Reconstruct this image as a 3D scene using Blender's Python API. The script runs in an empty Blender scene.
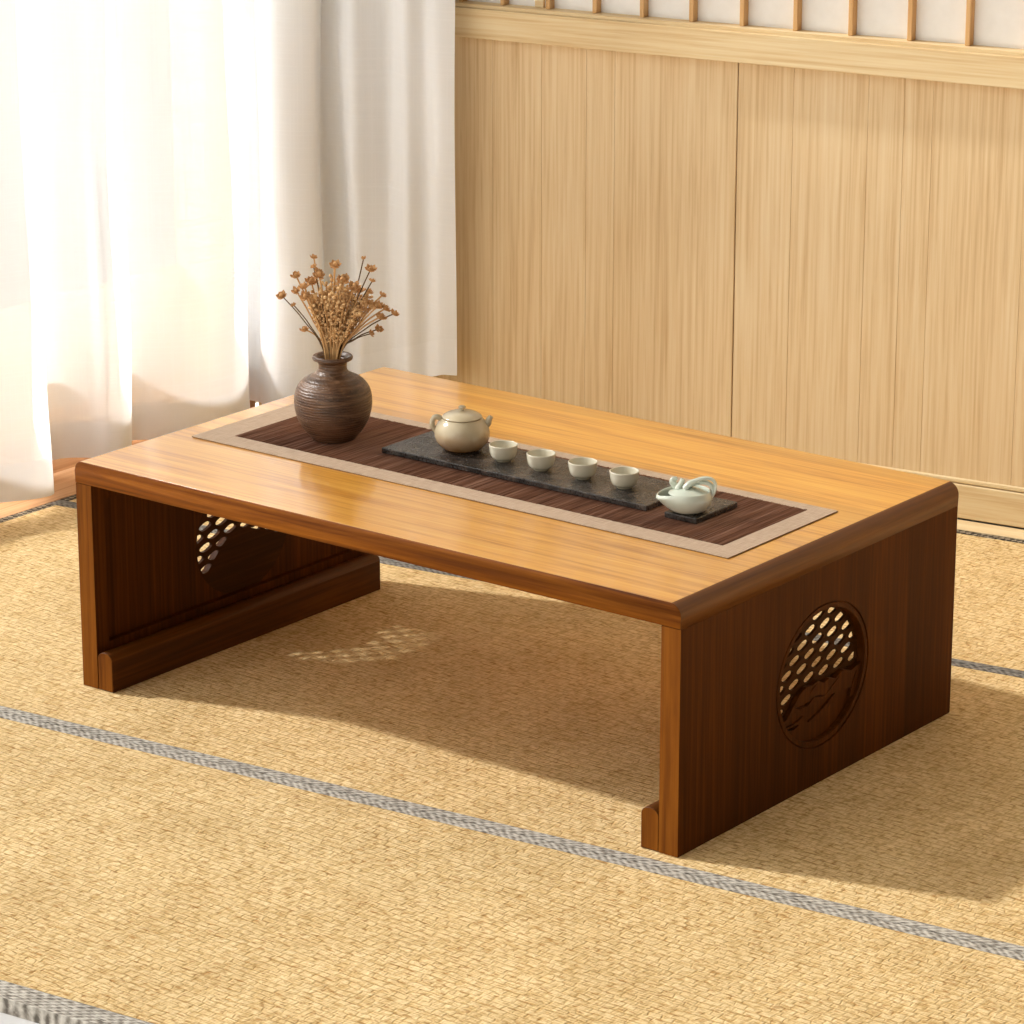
import bpy, bmesh, math, random
from mathutils import Vector, Matrix, noise as mnoise
random.seed(7)
sc = bpy.context.scene
COL = sc.collection
PI = math.pi

# ------------------------------------------------------------------ materials
def srgb(r, g, b):
    def f(c):
        c /= 255.0
        return c / 12.92 if c <= 0.04045 else ((c + 0.055) / 1.055) ** 2.4
    return (f(r), f(g), f(b), 1.0)

class NT:
    def __init__(s, name):
        s.m = bpy.data.materials.new(name); s.m.use_nodes = True
        s.t = s.m.node_tree; s.t.nodes.clear()
        s.out = s.n('ShaderNodeOutputMaterial')
    def n(s, typ, **kw):
        nd = s.t.nodes.new(typ)
        for k, v in kw.items():
            if k.startswith('i_'):
                nd.inputs[k[2:].replace('_', ' ')].default_value = v
            else:
                setattr(nd, k, v)
        return nd
    def l(s, a, b): s.t.links.new(a, b)
    def coords(s, scale=(1, 1, 1), rot=(0, 0, 0), loc=(0, 0, 0), kind='Object'):
        tc = s.n('ShaderNodeTexCoord'); mp = s.n('ShaderNodeMapping')
        mp.inputs['Scale'].default_value = scale
        mp.inputs['Rotation'].default_value = rot
        mp.inputs['Location'].default_value = loc
        s.l(tc.outputs[kind], mp.inputs['Vector'])
        return mp.outputs['Vector']
    def noise(s, vec, scale, detail=4, rough=0.55, dist=0.0):
        nd = s.n('ShaderNodeTexNoise')
        nd.inputs['Scale'].default_value = scale; nd.inputs['Detail'].default_value = detail
        nd.inputs['Roughness'].default_value = rough; nd.inputs['Distortion'].default_value = dist
        s.l(vec, nd.inputs['Vector']); return nd.outputs['Fac']
    def ramp(s, fac, stops):
        nd = s.n('ShaderNodeValToRGB'); cr = nd.color_ramp
        while len(cr.elements) < len(stops): cr.elements.new(0.5)
        for e, (p, c) in zip(cr.elements, stops):
            e.position = p; e.color = c
        s.l(fac, nd.inputs['Fac']); return nd.outputs['Color']
    def mix(s, fac, a, b, blend='MIX'):
        nd = s.n('ShaderNodeMix', data_type='RGBA', blend_type=blend)
        for idx, v in ((0, fac), (6, a), (7, b)):
            if hasattr(v, 'is_linked'): s.l(v, nd.inputs[idx])
            else: nd.inputs[idx].default_value = v
        return nd.outputs[2]
    def math(s, op, a, b=0.0, clamp=False):
        nd = s.n('ShaderNodeMath', operation=op, use_clamp=clamp)
        for i, v in enumerate((a, b)):
            if hasattr(v, 'is_linked'): s.l(v, nd.inputs[i])
            else: nd.inputs[i].default_value = v
        return nd.outputs[0]
    def bump(s, h, strength=0.3, dist=0.002, normal=None):
        nd = s.n('ShaderNodeBump'); nd.inputs['Strength'].default_value = strength
        nd.inputs['Distance'].default_value = dist
        s.l(h, nd.inputs['Height'])
        if normal is not None: s.l(normal, nd.inputs['Normal'])
        return nd.outputs['Normal']
    def bsdf(s, color, rough=0.5, normal=None, coat=0.0, spec=0.5, coat_rough=0.1):
        p = s.n('ShaderNodeBsdfPrincipled')
        if hasattr(color, 'is_linked'): s.l(color, p.inputs['Base Color'])
        else: p.inputs['Base Color'].default_value = color
        if hasattr(rough, 'is_linked'): s.l(rough, p.inputs['Roughness'])
        else: p.inputs['Roughness'].default_value = rough
        p.inputs['Specular IOR Level'].default_value = spec
        p.inputs['Coat Weight'].default_value = coat; p.inputs['Coat Roughness'].default_value = coat_rough; p.inputs['Coat IOR'].default_value = 1.6
        if normal is not None: s.l(normal, p.inputs['Normal'])
        s.l(p.outputs[0], s.out.inputs['Surface']); return p

def wood(name, dark, mid, light, axis, rough=0.4, coat=0.0, board=None, board_axis=1, spec=0.4, fine=1.0, contrast=1.0, coat_rough=0.2, angle=0.0, streak=0.45):
    """straight-grained wood; axis = grain direction 0/1/2"""
    k = NT(name)
    sc1 = [26.0 * fine] * 3; sc1[axis] = 1.6 * fine
    sc2 = [150.0 * fine] * 3; sc2[axis] = 3.0 * fine
    rot = (0, 0, angle)
    v1 = k.coords(sc1, rot); v2 = k.coords(sc2, rot)
    n1 = k.noise(v1, 1.0, 6, 0.66, 1.1)
    n2 = k.noise(v2, 1.0, 3, 0.6)
    g = k.math('ADD', k.math('MULTIPLY', n1, 1 - streak), k.math('MULTIPLY', n2, streak))
    w = 0.17 / contrast
    col = k.ramp(g, [(0.5 - w, dark), (0.5, mid), (0.5 + w, light)])
    if board:
        # narrow boards glued side by side, each with its own tone
        base = k.coords((1, 1, 1), rot)
        sp = k.n('ShaderNodeSeparateXYZ'); k.l(base, sp.inputs[0])
        q = k.math('FLOOR', k.math('MULTIPLY', sp.outputs[board_axis], 1.0 / board))
        wn = k.n('ShaderNodeTexWhiteNoise', noise_dimensions='1D'); k.l(q, wn.inputs['W'])
        tone = k.ramp(wn.outputs['Value'], [(0.0, (0.86, 0.86, 0.86, 1)), (1.0, (1.06, 1.06, 1.06, 1))])
        col = k.mix(1.0, col, tone, 'MULTIPLY')
    nb = k.bump(g, 0.12, 0.001)
    k.bsdf(col, rough, nb, coat, spec, coat_rough)
    return k.m

def plain(name, color, rough=0.5, spec=0.4, nscale=60, var=0.12, bump=0.1):
    k = NT(name); v = k.coords()
    n = k.noise(v, nscale, 4)
    c = k.mix(n, tuple(x * (1 - var) for x in color[:3]) + (1,), tuple(min(1, x * (1 + var)) for x in color[:3]) + (1,))
    k.bsdf(c, rough, k.bump(n, bump, 0.001), 0, spec)
    return k.m

# table woods: honey stained bamboo; top painted paler for the sun, sides browner by stain and painted shade
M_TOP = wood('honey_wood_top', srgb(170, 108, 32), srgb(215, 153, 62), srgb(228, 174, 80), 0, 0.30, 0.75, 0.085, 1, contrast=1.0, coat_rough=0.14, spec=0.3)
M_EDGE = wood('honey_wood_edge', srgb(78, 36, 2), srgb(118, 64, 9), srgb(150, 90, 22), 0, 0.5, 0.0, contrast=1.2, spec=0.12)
M_POST = wood('lit_wood_upright_edge', srgb(84, 41, 4), srgb(117, 66, 11), srgb(140, 85, 22), 2, 0.5, 0.0, contrast=1.0, spec=0.12)  # paler copy of the side wood, light on the front edges painted in
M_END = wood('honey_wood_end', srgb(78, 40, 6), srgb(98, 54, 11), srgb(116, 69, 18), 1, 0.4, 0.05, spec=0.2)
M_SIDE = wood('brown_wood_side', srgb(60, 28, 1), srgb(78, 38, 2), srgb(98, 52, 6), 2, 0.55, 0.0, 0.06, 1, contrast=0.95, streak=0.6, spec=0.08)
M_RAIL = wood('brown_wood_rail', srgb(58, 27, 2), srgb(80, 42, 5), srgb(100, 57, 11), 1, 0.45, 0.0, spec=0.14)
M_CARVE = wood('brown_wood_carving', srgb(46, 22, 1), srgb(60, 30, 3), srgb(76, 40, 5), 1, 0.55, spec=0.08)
# room woods
WA = 0.14
M_PANEL = wood('pale_cedar_panel', srgb(200, 166, 122), srgb(224, 198, 157), srgb(233, 213, 178), 2, 0.55, 0.0, spec=0.15, fine=1.0, contrast=0.8, streak=0.62)
M_BEAM = wood('pale_cedar_beam', srgb(208, 175, 128), srgb(224, 200, 156), srgb(232, 214, 176), 0, 0.5, spec=0.15, contrast=1.1, streak=0.6)
M_BAR = wood('cedar_bar', srgb(186, 138, 82), srgb(206, 162, 106), srgb(218, 178, 124), 2, 0.5)
M_SILL = wood('sill_wood', srgb(172, 122, 78), srgb(203, 157, 114), srgb(218, 178, 138), 1, 0.5, spec=0.3)

def tatami(name):
    k = NT(name)
    v = k.coords((1, 1, 1), (0, 0, 0))
    wob = k.n('ShaderNodeTexNoise'); wob.inputs['Scale'].default_value = 26; k.l(v, wob.inputs['Vector'])
    add = k.n('ShaderNodeVectorMath', operation='MULTIPLY_ADD')
    k.l(wob.outputs['Color'], add.inputs[0]); add.inputs[1].default_value = (0.020, 0.012, 0)
    k.l(v, add.inputs[2])
    br = k.n('ShaderNodeTexBrick', offset=0.35, squash=1.0)
    br.inputs['Scale'].default_value = 1.0
    br.inputs['Brick Width'].default_value = 0.0200; br.inputs['Row Height'].default_value = 0.0130
    br.inputs['Mortar Size'].default_value = 0.0022; br.inputs['Mortar Smooth'].default_value = 1.0
    br.inputs['Bias'].default_value = 0.0
    br.inputs['Color1'].default_value = srgb(240, 214, 164); br.inputs['Color2'].default_value = srgb(231, 201, 146)
    br.inputs['Mortar'].default_value = srgb(210, 174, 116)
    k.l(add.outputs[0], br.inputs['Vector'])
    strands = k.noise(k.coords((46, 250, 60), (0, 0, 0.05)), 1.0, 4, 0.62, 0.5)
    cross = k.noise(k.coords((190, 26, 60)), 1.0, 3, 0.6, 0.5)
    patch = k.noise(k.coords(), 6.0, 3)
    fleck = k.noise(k.coords((62, 210, 60), (0, 0, 0.06)), 1.0, 2, 0.5)
    c = k.mix(k.math('MULTIPLY', strands, 0.5), br.outputs['Color'], srgb(245, 222, 174))
    c = k.mix(1.0, c, k.ramp(strands, [(0.36, (0.74, 0.66, 0.52, 1)), (0.50, (1.01, 1.01, 1.01, 1))]), 'MULTIPLY')
    c = k.mix(1.0, c, k.ramp(cross, [(0.38, (0.86, 0.81, 0.72, 1)), (0.50, (1.01, 1.01, 1.01, 1))]), 'MULTIPLY')
    c = k.mix(1.0, c, k.ramp(patch, [(0.35, (0.92, 0.90, 0.86, 1)), (0.65, (1.04, 1.04, 1.04, 1))]), 'MULTIPLY')
    c = k.mix(k.ramp(fleck, [(0.58, (0, 0, 0, 1)), (0.68, (0.7, 0.7, 0.7, 1))]), c, srgb(168, 118, 56))
    h = k.math('ADD', k.math('ADD', k.math('MULTIPLY', br.outputs['Fac'], -0.35), k.math('MULTIPLY', strands, 1.0)), k.math('MULTIPLY', cross, 0.8))
    nb = k.bump(h, 0.9, 0.0034)
    k.bsdf(c, 0.75, nb, 0, 0.2)
    return k.m
M_TATAMI = tatami('woven_rush')

def braid(name, sg, dk=1.0):
    k = NT(name)
    def band(ang, sca):
        w = k.n('ShaderNodeTexWave', wave_type='BANDS', bands_direction='X')
        w.inputs['Scale'].default_value = sca; w.inputs['Distortion'].default_value = 1.6
        w.inputs['Detail'].default_value = 2; w.inputs['Detail Scale'].default_value = 2
        k.l(k.coords((1, 1, 1), (0, 0, math.radians(ang))), w.inputs['Vector']); return w.outputs['Fac']
    a = band(sg * 52, 34); b = band(-sg * 40, 22)
    n = k.noise(k.coords((60, 340, 60), (0, 0, sg * 0.6)), 1.0, 3, 0.6, 0.3)
    s_ = k.math('ADD', k.math('ADD', k.math('MULTIPLY', a, 0.15), k.math('MULTIPLY', b, 0.09)), k.math('MULTIPLY', n, 0.76))
    c = k.ramp(s_, [(0.34, srgb(104 * dk, 98 * dk, 90 * dk)), (0.47, srgb(160 * dk, 154 * dk, 144 * dk)), (0.64, srgb(206 * dk, 201 * dk, 191 * dk))])
    k.bsdf(c, 0.8, k.bump(s_, 0.8, 0.003), 0, 0.2)
    return k.m
M_BRAID = braid('grey_braided_cloth', 1)
M_BRAID_B = braid('grey_braided_cloth_reverse', -1)
M_BRAID_C = braid('dark_grey_braided_cloth', 1, 0.72)
M_BRAID_E = braid('dark_grey_braided_cloth_reverse', -1, 0.72)
def braid_dark():
    k = NT('black_and_white_braid')
    w = k.n('ShaderNodeTexChecker'); w.inputs['Scale'].default_value = 110
    k.l(k.coords((1, 1, 1), (0, 0, 0.78)), w.inputs['Vector'])
    n = k.noise(k.coords(), 110, 2)
    s_ = k.math('ADD', k.math('MULTIPLY', w.outputs['Fac'], 0.35), k.math('MULTIPLY', n, 0.75))
    c = k.ramp(s_, [(0.36, srgb(46, 40, 33)), (0.62, srgb(96, 86, 72)), (0.80, srgb(160, 148, 126))])
    k.bsdf(c, 0.8, k.bump(s_, 0.6, 0.002), 0, 0.2)
    return k.m
M_BRAID_D = braid_dark()

def curtain_mat(name, t, tint, weave=0.5):
    k = NT(name)
    uv1 = k.coords((3.0, 260, 1), kind='UV'); uv2 = k.coords((260, 3.0, 1), kind='UV')
    n1 = k.noise(uv1, 1.0, 2, 0.5); n2 = k.noise(uv2, 1.0, 2, 0.5)
    th = k.math('MAXIMUM', n1, n2)
    slub = k.ramp(th, [(0.50, (0, 0, 0, 1)), (0.72, (1, 1, 1, 1))])
    col = k.mix(slub, tint, tuple(c * 0.90 for c in tint[:3]) + (1,))
    dif = k.n('ShaderNodeBsdfDiffuse'); tra = k.n('ShaderNodeBsdfTranslucent'); tp = k.n('ShaderNodeBsdfTransparent')
    k.l(col, dif.inputs['Color']); k.l(col, tra.inputs['Color'])
    m1 = k.n('ShaderNodeMixShader'); m1.inputs[0].default_value = 0.092
    k.l(dif.outputs[0], m1.inputs[1]); k.l(tra.outputs[0], m1.inputs[2])
    m2 = k.n('ShaderNodeMixShader')
    fac = k.math('MULTIPLY_ADD', slub, 0.12); k.t.nodes[-1].inputs[2].default_value = 1.0 - t
    k.l(fac, m2.inputs[0]); k.l(tp.outputs[0], m2.inputs[1]); k.l(m1.outputs[0], m2.inputs[2])
    k.l(m2.outputs[0], k.out.inputs['Surface'])
    return k.m
M_SHEER = curtain_mat('sheer_linen', 0.17, (0.945, 0.965, 0.99, 1))
M_HEM = curtain_mat('doubled_linen_hem', 0.07, (0.88, 0.895, 0.92, 1))

def paper():
    k = NT('shoji_paper')
    n = k.noise(k.coords((40, 40, 40)), 1.0, 4)
    c = k.mix(n, srgb(234, 232, 228), srgb(246, 245, 242))
    k.bsdf(c, 0.8, None, 0, 0.1); return k.m
M_PAPER = paper()
M_PLASTER = plain('pale_plaster', srgb(208, 207, 206), 0.8, 0.2, 30, 0.03)
M_SHADE_BOARD = plain('pale_shade_board_wood', srgb(200, 176, 146), 0.5, 0.3, 20, 0.02)
M_TERRACE = plain('pale_terrace_stone', srgb(104, 104, 103), 0.8, 0.2, 12, 0.05)

def reed():
    k = NT('dark_reed_slats')
    n1 = k.noise(k.coords((620, 7, 1)), 1.0, 3, 0.6)
    n2 = k.noise(k.coords((240, 6, 1)), 1.0, 2)
    n3 = k.noise(k.coords((200, 200, 1)), 1.0, 2)
    g = k.math('ADD', k.math('MULTIPLY', n1, 0.6), k.math('MULTIPLY', n2, 0.4))
    c = k.ramp(g, [(0.32, srgb(86, 57, 45)), (0.5, srgb(140, 104, 87)), (0.66, srgb(170, 136, 117))])
    k.bsdf(c, 0.7, k.bump(k.math('ADD', n1, k.math('MULTIPLY', n3, 0.3)), 0.4, 0.001), 0, 0.1)
    return k.m
M_REED = reed()
def linen():
    k = NT('beige_linen_border')
    a = k.noise(k.coords((900, 30, 1)), 1.0, 2); b = k.noise(k.coords((30, 900, 1)), 1.0, 2)
    g = k.math('ADD', k.math('MULTIPLY', a, 0.5), k.math('MULTIPLY', b, 0.5))
    c = k.ramp(g, [(0.3, srgb(150, 126, 104)), (0.6, srgb(188, 166, 144))])
    k.bsdf(c, 0.8, k.bump(g, 0.3, 0.0006), 0, 0.2); return k.m
M_LINEN = linen()
M_LINEN_BACK = plain('dark_brown_backing', srgb(52, 30, 22), 0.8, 0.2)

def slate():
    k = NT('black_slate')
    n = k.noise(k.coords((1, 1, 1)), 55, 6, 0.65); n2 = k.noise(k.coords(), 260, 3)
    c = k.ramp(n, [(0.35, srgb(22, 20, 19)), (0.55, srgb(52, 47, 44)), (0.68, srgb(84, 74, 66))])
    r = k.ramp(n2, [(0.3, (0.20, 0.20, 0.20, 1)), (0.7, (0.42, 0.42, 0.42, 1))])
    k.bsdf(c, r, k.bump(k.math('ADD', n, k.math('MULTIPLY', n2, 0.4)), 0.55, 0.0026), 0, 0.5)
    return k.m
M_SLATE = slate()

def vase_mat():
    k = NT('brown_stoneware')
    n1 = k.noise(k.coords((14, 14, 160)), 1.0, 4, 0.6, 0.8)
    n2 = k.noise(k.coords(), 22, 4); n3 = k.noise(k.coords(), 240, 3)
    c = k.ramp(n1, [(0.3, srgb(48, 32, 22)), (0.5, srgb(86, 62, 44)), (0.7, srgb(132, 102, 77))])
    c = k.mix(k.ramp(n2, [(0.45, (0, 0, 0, 1)), (0.65, (0.6, 0.6, 0.6, 1))]), c, srgb(100, 66, 40))
    c = k.mix(k.ramp(n3, [(0.66, (0, 0, 0, 1)), (0.72, (0.8, 0.8, 0.8, 1))]), c, srgb(40, 28, 20))
    w = k.n('ShaderNodeTexWave', wave_type='BANDS', bands_direction='Z')
    w.inputs['Scale'].default_value = 70; w.inputs['Distortion'].default_value = 2; w.inputs['Detail'].default_value = 2
    k.l(k.coords(), w.inputs['Vector'])
    h = k.math('ADD', k.math('MULTIPLY', w.outputs['Fac'], 0.5), n3)
    k.bsdf(c, 0.36, k.bump(h, 0.45, 0.0026), 0, 0.5)
    return k.m
M_VASE = vase_mat()

def glaze(name, top, bottom, z0, z1, rough=0.22):
    k = NT(name)
    v = k.coords(); sp = k.n('ShaderNodeSeparateXYZ'); k.l(v, sp.inputs[0])
    n = k.noise(v, 45, 4)
    zz = k.math('ADD', sp.outputs[2], k.math('MULTIPLY', k.math('SUBTRACT', n, 0.5), 0.02))
    mr = k.n('ShaderNodeMapRange'); mr.inputs['From Min'].default_value = z0; mr.inputs['From Max'].default_value = z1
    k.l(zz, mr.inputs['Value'])
    c = k.mix(mr.outputs[0], bottom, top)
    c = k.mix(k.math('MULTIPLY', n, 0.25), c, tuple(x * 0.8 for x in top[:3]) + (1,))
    k.bsdf(c, rough, k.bump(n, 0.05, 0.001), 0.3, 0.5, 0.15)
    return k.m
M_POT = glaze('cream_and_tan_glaze', srgb(196, 182, 152), srgb(150, 101, 48), 0.006, 0.038)
M_CUP = glaze('pale_grey_green_glaze', srgb(208, 202, 182), srgb(196, 187, 160), 0.0, 0.02)
M_JUG = glaze('pale_celadon_glaze', srgb(200, 208, 194), srgb(196, 204, 188), 0.0, 0.03, 0.16)
M_STEM = plain('dry_straw_stem', srgb(196, 156, 106), 0.8, 0.15, 200, 0.2)
M_STEM_D = plain('dark_dry_stem', srgb(92, 72, 50), 0.8, 0.15, 200, 0.2)
M_SEED = plain('dry_seed_head', srgb(214, 178, 130), 0.85, 0.1, 300, 0.28)
M_PETAL = plain('dry_orange_brown_petal', srgb(196, 152, 104), 0.85, 0.1, 260, 0.25)

# ------------------------------------------------------------------ object helpers
def link(name, me, mat, parent=None):
    o = bpy.data.objects.new(name, me); COL.objects.link(o)
    for m in (mat if isinstance(mat, (list, tuple)) else [mat]):
        o.data.materials.append(m)
    if parent is not None: o.parent = parent
    return o

def finish(name, bm, mat, parent=None, smooth=False, offset=None, recalc=True):
    if recalc: bmesh.ops.recalc_face_normals(bm, faces=bm.faces)
    if offset is not None: bmesh.ops.translate(bm, vec=-Vector(offset), verts=bm.verts)
    me = bpy.data.meshes.new(name); bm.to_mesh(me); bm.free()
    for p in me.polygons: p.use_smooth = p.use_smooth if smooth is None else smooth
    return link(name, me, mat, parent)

def thing(name, loc, label, cat, group=None):
    o = bpy.data.objects.new(name, None); COL.objects.link(o)
    o.empty_display_size = 0.05; o.location = loc
    return tag(o, label, cat, group)

def tag(o, label, cat, group=None):
    o['label'] = label; o['category'] = cat
    if group: o['group'] = group
    return o

def struct(o): o['kind'] = 'structure'; return o

def box(bm, x0, x1, y0, y1, z0, z1, bev=0.0, seg=2, mi=0):
    vs = [bm.verts.new(p) for p in ((x0,y0,z0),(x1,y0,z0),(x1,y1,z0),(x0,y1,z0),(x0,y0,z1),(x1,y0,z1),(x1,y1,z1),(x0,y1,z1))]
    fs = [bm.faces.new([vs[i] for i in q]) for q in ((0,3,2,1),(4,5,6,7),(0,1,5,4),(1,2,6,5),(2,3,7,6),(3,0,4,7))]
    for f in fs: f.material_index = mi
    if bev > 0:
        es = list({e for f in fs for e in f.edges})
        bmesh.ops.bevel(bm, geom=es, offset=bev, segments=seg, profile=0.5, affect='EDGES')
    return vs

def prism(bm, poly, z0, z1, bev=0.0):
    """poly = list of (x,y) extruded from z0 to z1"""
    lo = [bm.verts.new((x, y, z0)) for x, y in poly]; hi = [bm.verts.new((x, y, z1)) for x, y in poly]
    n = len(poly)
    a = bm.faces.new(lo[::-1]); b = bm.faces.new(hi)
    fs = [a, b] + [bm.faces.new((lo[i], lo[(i+1) % n], hi[(i+1) % n], hi[i])) for i in range(n)]
    if bev > 0:
        bmesh.ops.bevel(bm, geom=list(b.edges), offset=bev, segments=2, profile=0.5, affect='EDGES')

def lathe(bm, prof, n=56, loc=(0, 0, 0), warp=None):
    rings = []
    for r, z in prof:
        if r < 1e-6:
            rings.append([bm.verts.new((loc[0], loc[1], loc[2] + z))])
        else:
            ring = []
            for i in range(n):
                a = 2 * PI * i / n; p = Vector((r * math.cos(a), r * math.sin(a), z))
                if warp: p = warp(p, a)
                ring.append(bm.verts.new(p + Vector(loc)))
            rings.append(ring)
    for A, B in zip(rings, rings[1:]):
        if len(A) == 1 and len(B) == 1: continue
        for i in range(n):
            j = (i + 1) % n
            if len(A) == 1: bm.faces.new((A[0], B[j], B[i]))
            elif len(B) == 1: bm.faces.new((A[i], A[j], B[0]))
            else: bm.faces.new((A[i], A[j], B[j], B[i]))

def crom(pts, per=8, closed=False):
    P = [Vector(p) for p in pts]; out = []
    n = len(P)
    for i in range(n - 1):
        p0 = P[max(i-1, 0)]; p1 = P[i]; p2 = P[i+1]; p3 = P[min(i+2, n-1)]
        for k in range(per):
            t = k / per
            out.append(0.5 * ((2*p1) + (-p0+p2)*t + (2*p0-5*p1+4*p2-p3)*t*t + (-p0+3*p1-3*p2+p3)*t*t*t))
    out.append(P[-1]); return out

def tube(bm, pts, rad, n=10, flat=None, cap=True, mi=0):
    """rad: number or list; flat=(axis vector, factor) squashes the section along the axis"""
    pts = [Vector(p) for p in pts]; rings = []
    up = Vector((0.13, 0.21, 0.97)).normalized()
    t0 = (pts[1] - pts[0]).normalized()
    nrm = t0.cross(up)
    if nrm.length < 1e-3: nrm = t0.cross(Vector((1, 0, 0)))
    nrm.normalize()
    for i, p in enumerate(pts):
        t = (pts[min(i+1, len(pts)-1)] - pts[max(i-1, 0)]).normalized()
        nrm = (nrm - t * nrm.dot(t)).normalized(); b = t.cross(nrm)
        r = rad[i] if isinstance(rad, (list, tuple)) else rad
        ring = []
        for k in range(n):
            a = 2 * PI * k / n; d = nrm * math.cos(a) * r + b * math.sin(a) * r
            if flat: d = d - flat[0] * d.dot(flat[0]) * (1 - flat[1])
            ring.append(bm.verts.new(p + d))
        rings.append(ring)
    for A, B in zip(rings, rings[1:]):
        for k in range(n):
            f = bm.faces.new((A[k], A[(k+1) % n], B[(k+1) % n], B[k])); f.material_index = mi
    if cap:
        f = bm.faces.new(rings[0][::-1]); f.material_index = mi
        f = bm.faces.new(rings[-1]); f.material_index = mi

def plate_mesh(loops, x0, x1, bevel=0.0):
    """flat plate in the (y,z) plane with holes: loops = closed lists of (y,z), first is the outline.
       returns a bmesh spanning x0..x1"""
    cu = bpy.data.curves.new('tmp', 'CURVE'); cu.dimensions = '2D'; cu.fill_mode = 'BOTH'
    th = abs(x1 - x0); cu.extrude = th / 2 - bevel; cu.bevel_depth = bevel; cu.bevel_resolution = 1
    cu.offset = -bevel
    for lp in loops:
        sp = cu.splines.new('POLY'); sp.points.add(len(lp) - 1); sp.use_cyclic_u = True
        for q, (a, b) in zip(sp.points, lp): q.co = (a, b, 0, 1)
    ob = bpy.data.objects.new('tmp', cu); COL.objects.link(ob)
    dg = bpy.context.evaluated_depsgraph_get(); dg.update()
    me = bpy.data.meshes.new_from_object(ob.evaluated_get(dg))
    bm = bmesh.new(); bm.from_mesh(me)
    bpy.data.objects.remove(ob); bpy.data.curves.remove(cu); bpy.data.meshes.remove(me)
    xm = (x0 + x1) / 2
    for v in bm.verts:
        y, z, x = v.co; v.co = (xm + x, y, z)
    bmesh.ops.remove_doubles(bm, verts=bm.verts, dist=1e-6)
    return bm

def ellipse(cy, cz, ry, rz, n=72):
    return [(cy + ry * math.cos(2*PI*i/n), cz + rz * math.sin(2*PI*i/n)) for i in range(n)]

def clip_convex(poly, clip):
    """Sutherland-Hodgman, clip polygon counter-clockwise"""
    out = poly
    for i in range(len(clip)):
        a = clip[i]; b = clip[(i+1) % len(clip)]
        ins = lambda p: (b[0]-a[0])*(p[1]-a[1]) - (b[1]-a[1])*(p[0]-a[0]) >= 0
        inp, out = out, []
        for j in range(len(inp)):
            p = inp[j]; q = inp[(j+1) % len(inp)]
            if ins(p): out.append(p)
            if ins(p) != ins(q):
                d1 = (b[0]-a[0])*(p[1]-a[1]) - (b[1]-a[1])*(p[0]-a[0])
                d2 = (b[0]-a[0])*(q[1]-a[1]) - (b[1]-a[1])*(q[0]-a[0])
                t = d1 / (d1 - d2); out.append((p[0] + t*(q[0]-p[0]), p[1] + t*(q[1]-p[1])))
        if not out: return []
    return out

def area(p): return 0.5 * sum(p[i][0]*p[(i+1) % len(p)][1] - p[(i+1) % len(p)][0]*p[i][1] for i in range(len(p)))

# ------------------------------------------------------------------ room
P0 = Vector((0.6627, 1.6937, 0)); TW = Vector((math.cos(WA), math.sin(WA), 0)); NW = Vector((-math.sin(WA), math.cos(WA), 0))
def wall_root(name, loc=None):
    o = bpy.data.objects.new(name, None); COL.objects.link(o)
    o.location = P0 if loc is None else loc; o.rotation_euler = (0, 0, WA); o.empty_display_size = 0.1
    return struct(o)
# local wall frame: x along the wall, y into the wall, z up.   left corner at x ~ -1.60
WL, WR = -1.605, 2.6
SEAM = [WL, -0.4905, 0.63, 1.75, WR]
wb = wall_root('wall_back')
for a, b in zip(SEAM, SEAM[1:]):
    bm = bmesh.new(); g = 0.0011
    # one panel of boards: shallow V grooves between the boards
    edges = {-0.49: (0.118, 0.273, 0.346, 0.404, 0.59, 0.80), WL: (0.25, 0.40, 0.572, 0.684, 0.785, 0.848)}.get(round(a, 2) if a != WL else WL, (0.31, 0.55, 0.80))
    xs = [a + g] + [a + e for e in edges] + [b - g]
    for u, v in zip(xs, xs[1:]):
        box(bm, u + 0.0004, v - 0.0004, 0.012, 0.035, 0.0, 0.836, 0.0005, 1)
    box(bm, a + g, b - g, 0.0130, 0.036, 0.0, 0.836)
    finish('wall_panel', bm, M_PANEL, wb)
bm = bmesh.new(); box(bm, WL, WR, 0.036, 0.09, 0.0, 0.90)
finish('wall_core', bm, M_PANEL, wb)
bm = bmesh.new(); box(bm, WL, WR, 0.0, 0.012, 0.0, 0.067, 0.002); box(bm, WL, WR, 0.003, 0.012, 0.0685, 0.077, 0.002)
bb = struct(finish('baseboard_back', bm, M_BEAM)); bb.location = P0; bb.rotation_euler = (0, 0, WA)
bm = bmesh.new(); box(bm, WL, WR, -0.012, 0.06, 0.836, 0.895, 0.002); box(bm, WL, WR, -0.004, 0.04, 0.895, 0.9025, 0.001)
tr = struct(finish('trim_1', bm, M_BEAM)); tr.location = P0; tr.rotation_euler = (0, 0, WA)
# shoji screen above the rail
sh = wall_root('window_1')
bm = bmesh.new(); box(bm, WL, WR, 0.030, 0.033, 0.9025, 2.35); finish('paper_pane', bm, M_PAPER, sh)
BARS = [-1.495, -1.394, -1.293, -1.192, -1.0925, -0.9975, -0.8945, -0.7905, -0.6865, -0.5797, -0.4719, -0.3598, -0.2461, -0.1263, -0.0108]
while BARS[-1] + 0.117 < WR - 0.02: BARS.append(BARS[-1] + 0.117)
for x in [b - 0.0125 for b in BARS]:
    bm = bmesh.new(); box(bm, x - 0.0048, x + 0.0048, 0.010, 0.030, 0.9026, 2.35, 0.0012, 1)
    finish('shoji_bar', bm, M_BAR, sh)
bm = bmesh.new()
for z in (1.16, 1.46, 1.76, 2.06): box(bm, WL, WR, 0.012, 0.0298, z - 0.005, z + 0.005)
finish('cross_bars', bm, M_BAR, sh)
bm = bmesh.new(); box(bm, -0.9435, -0.9235, 0.0225, 0.0299, 0.9026, 2.35, 0.001, 1); finish('door_stile', bm, M_BEAM, sh)
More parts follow.
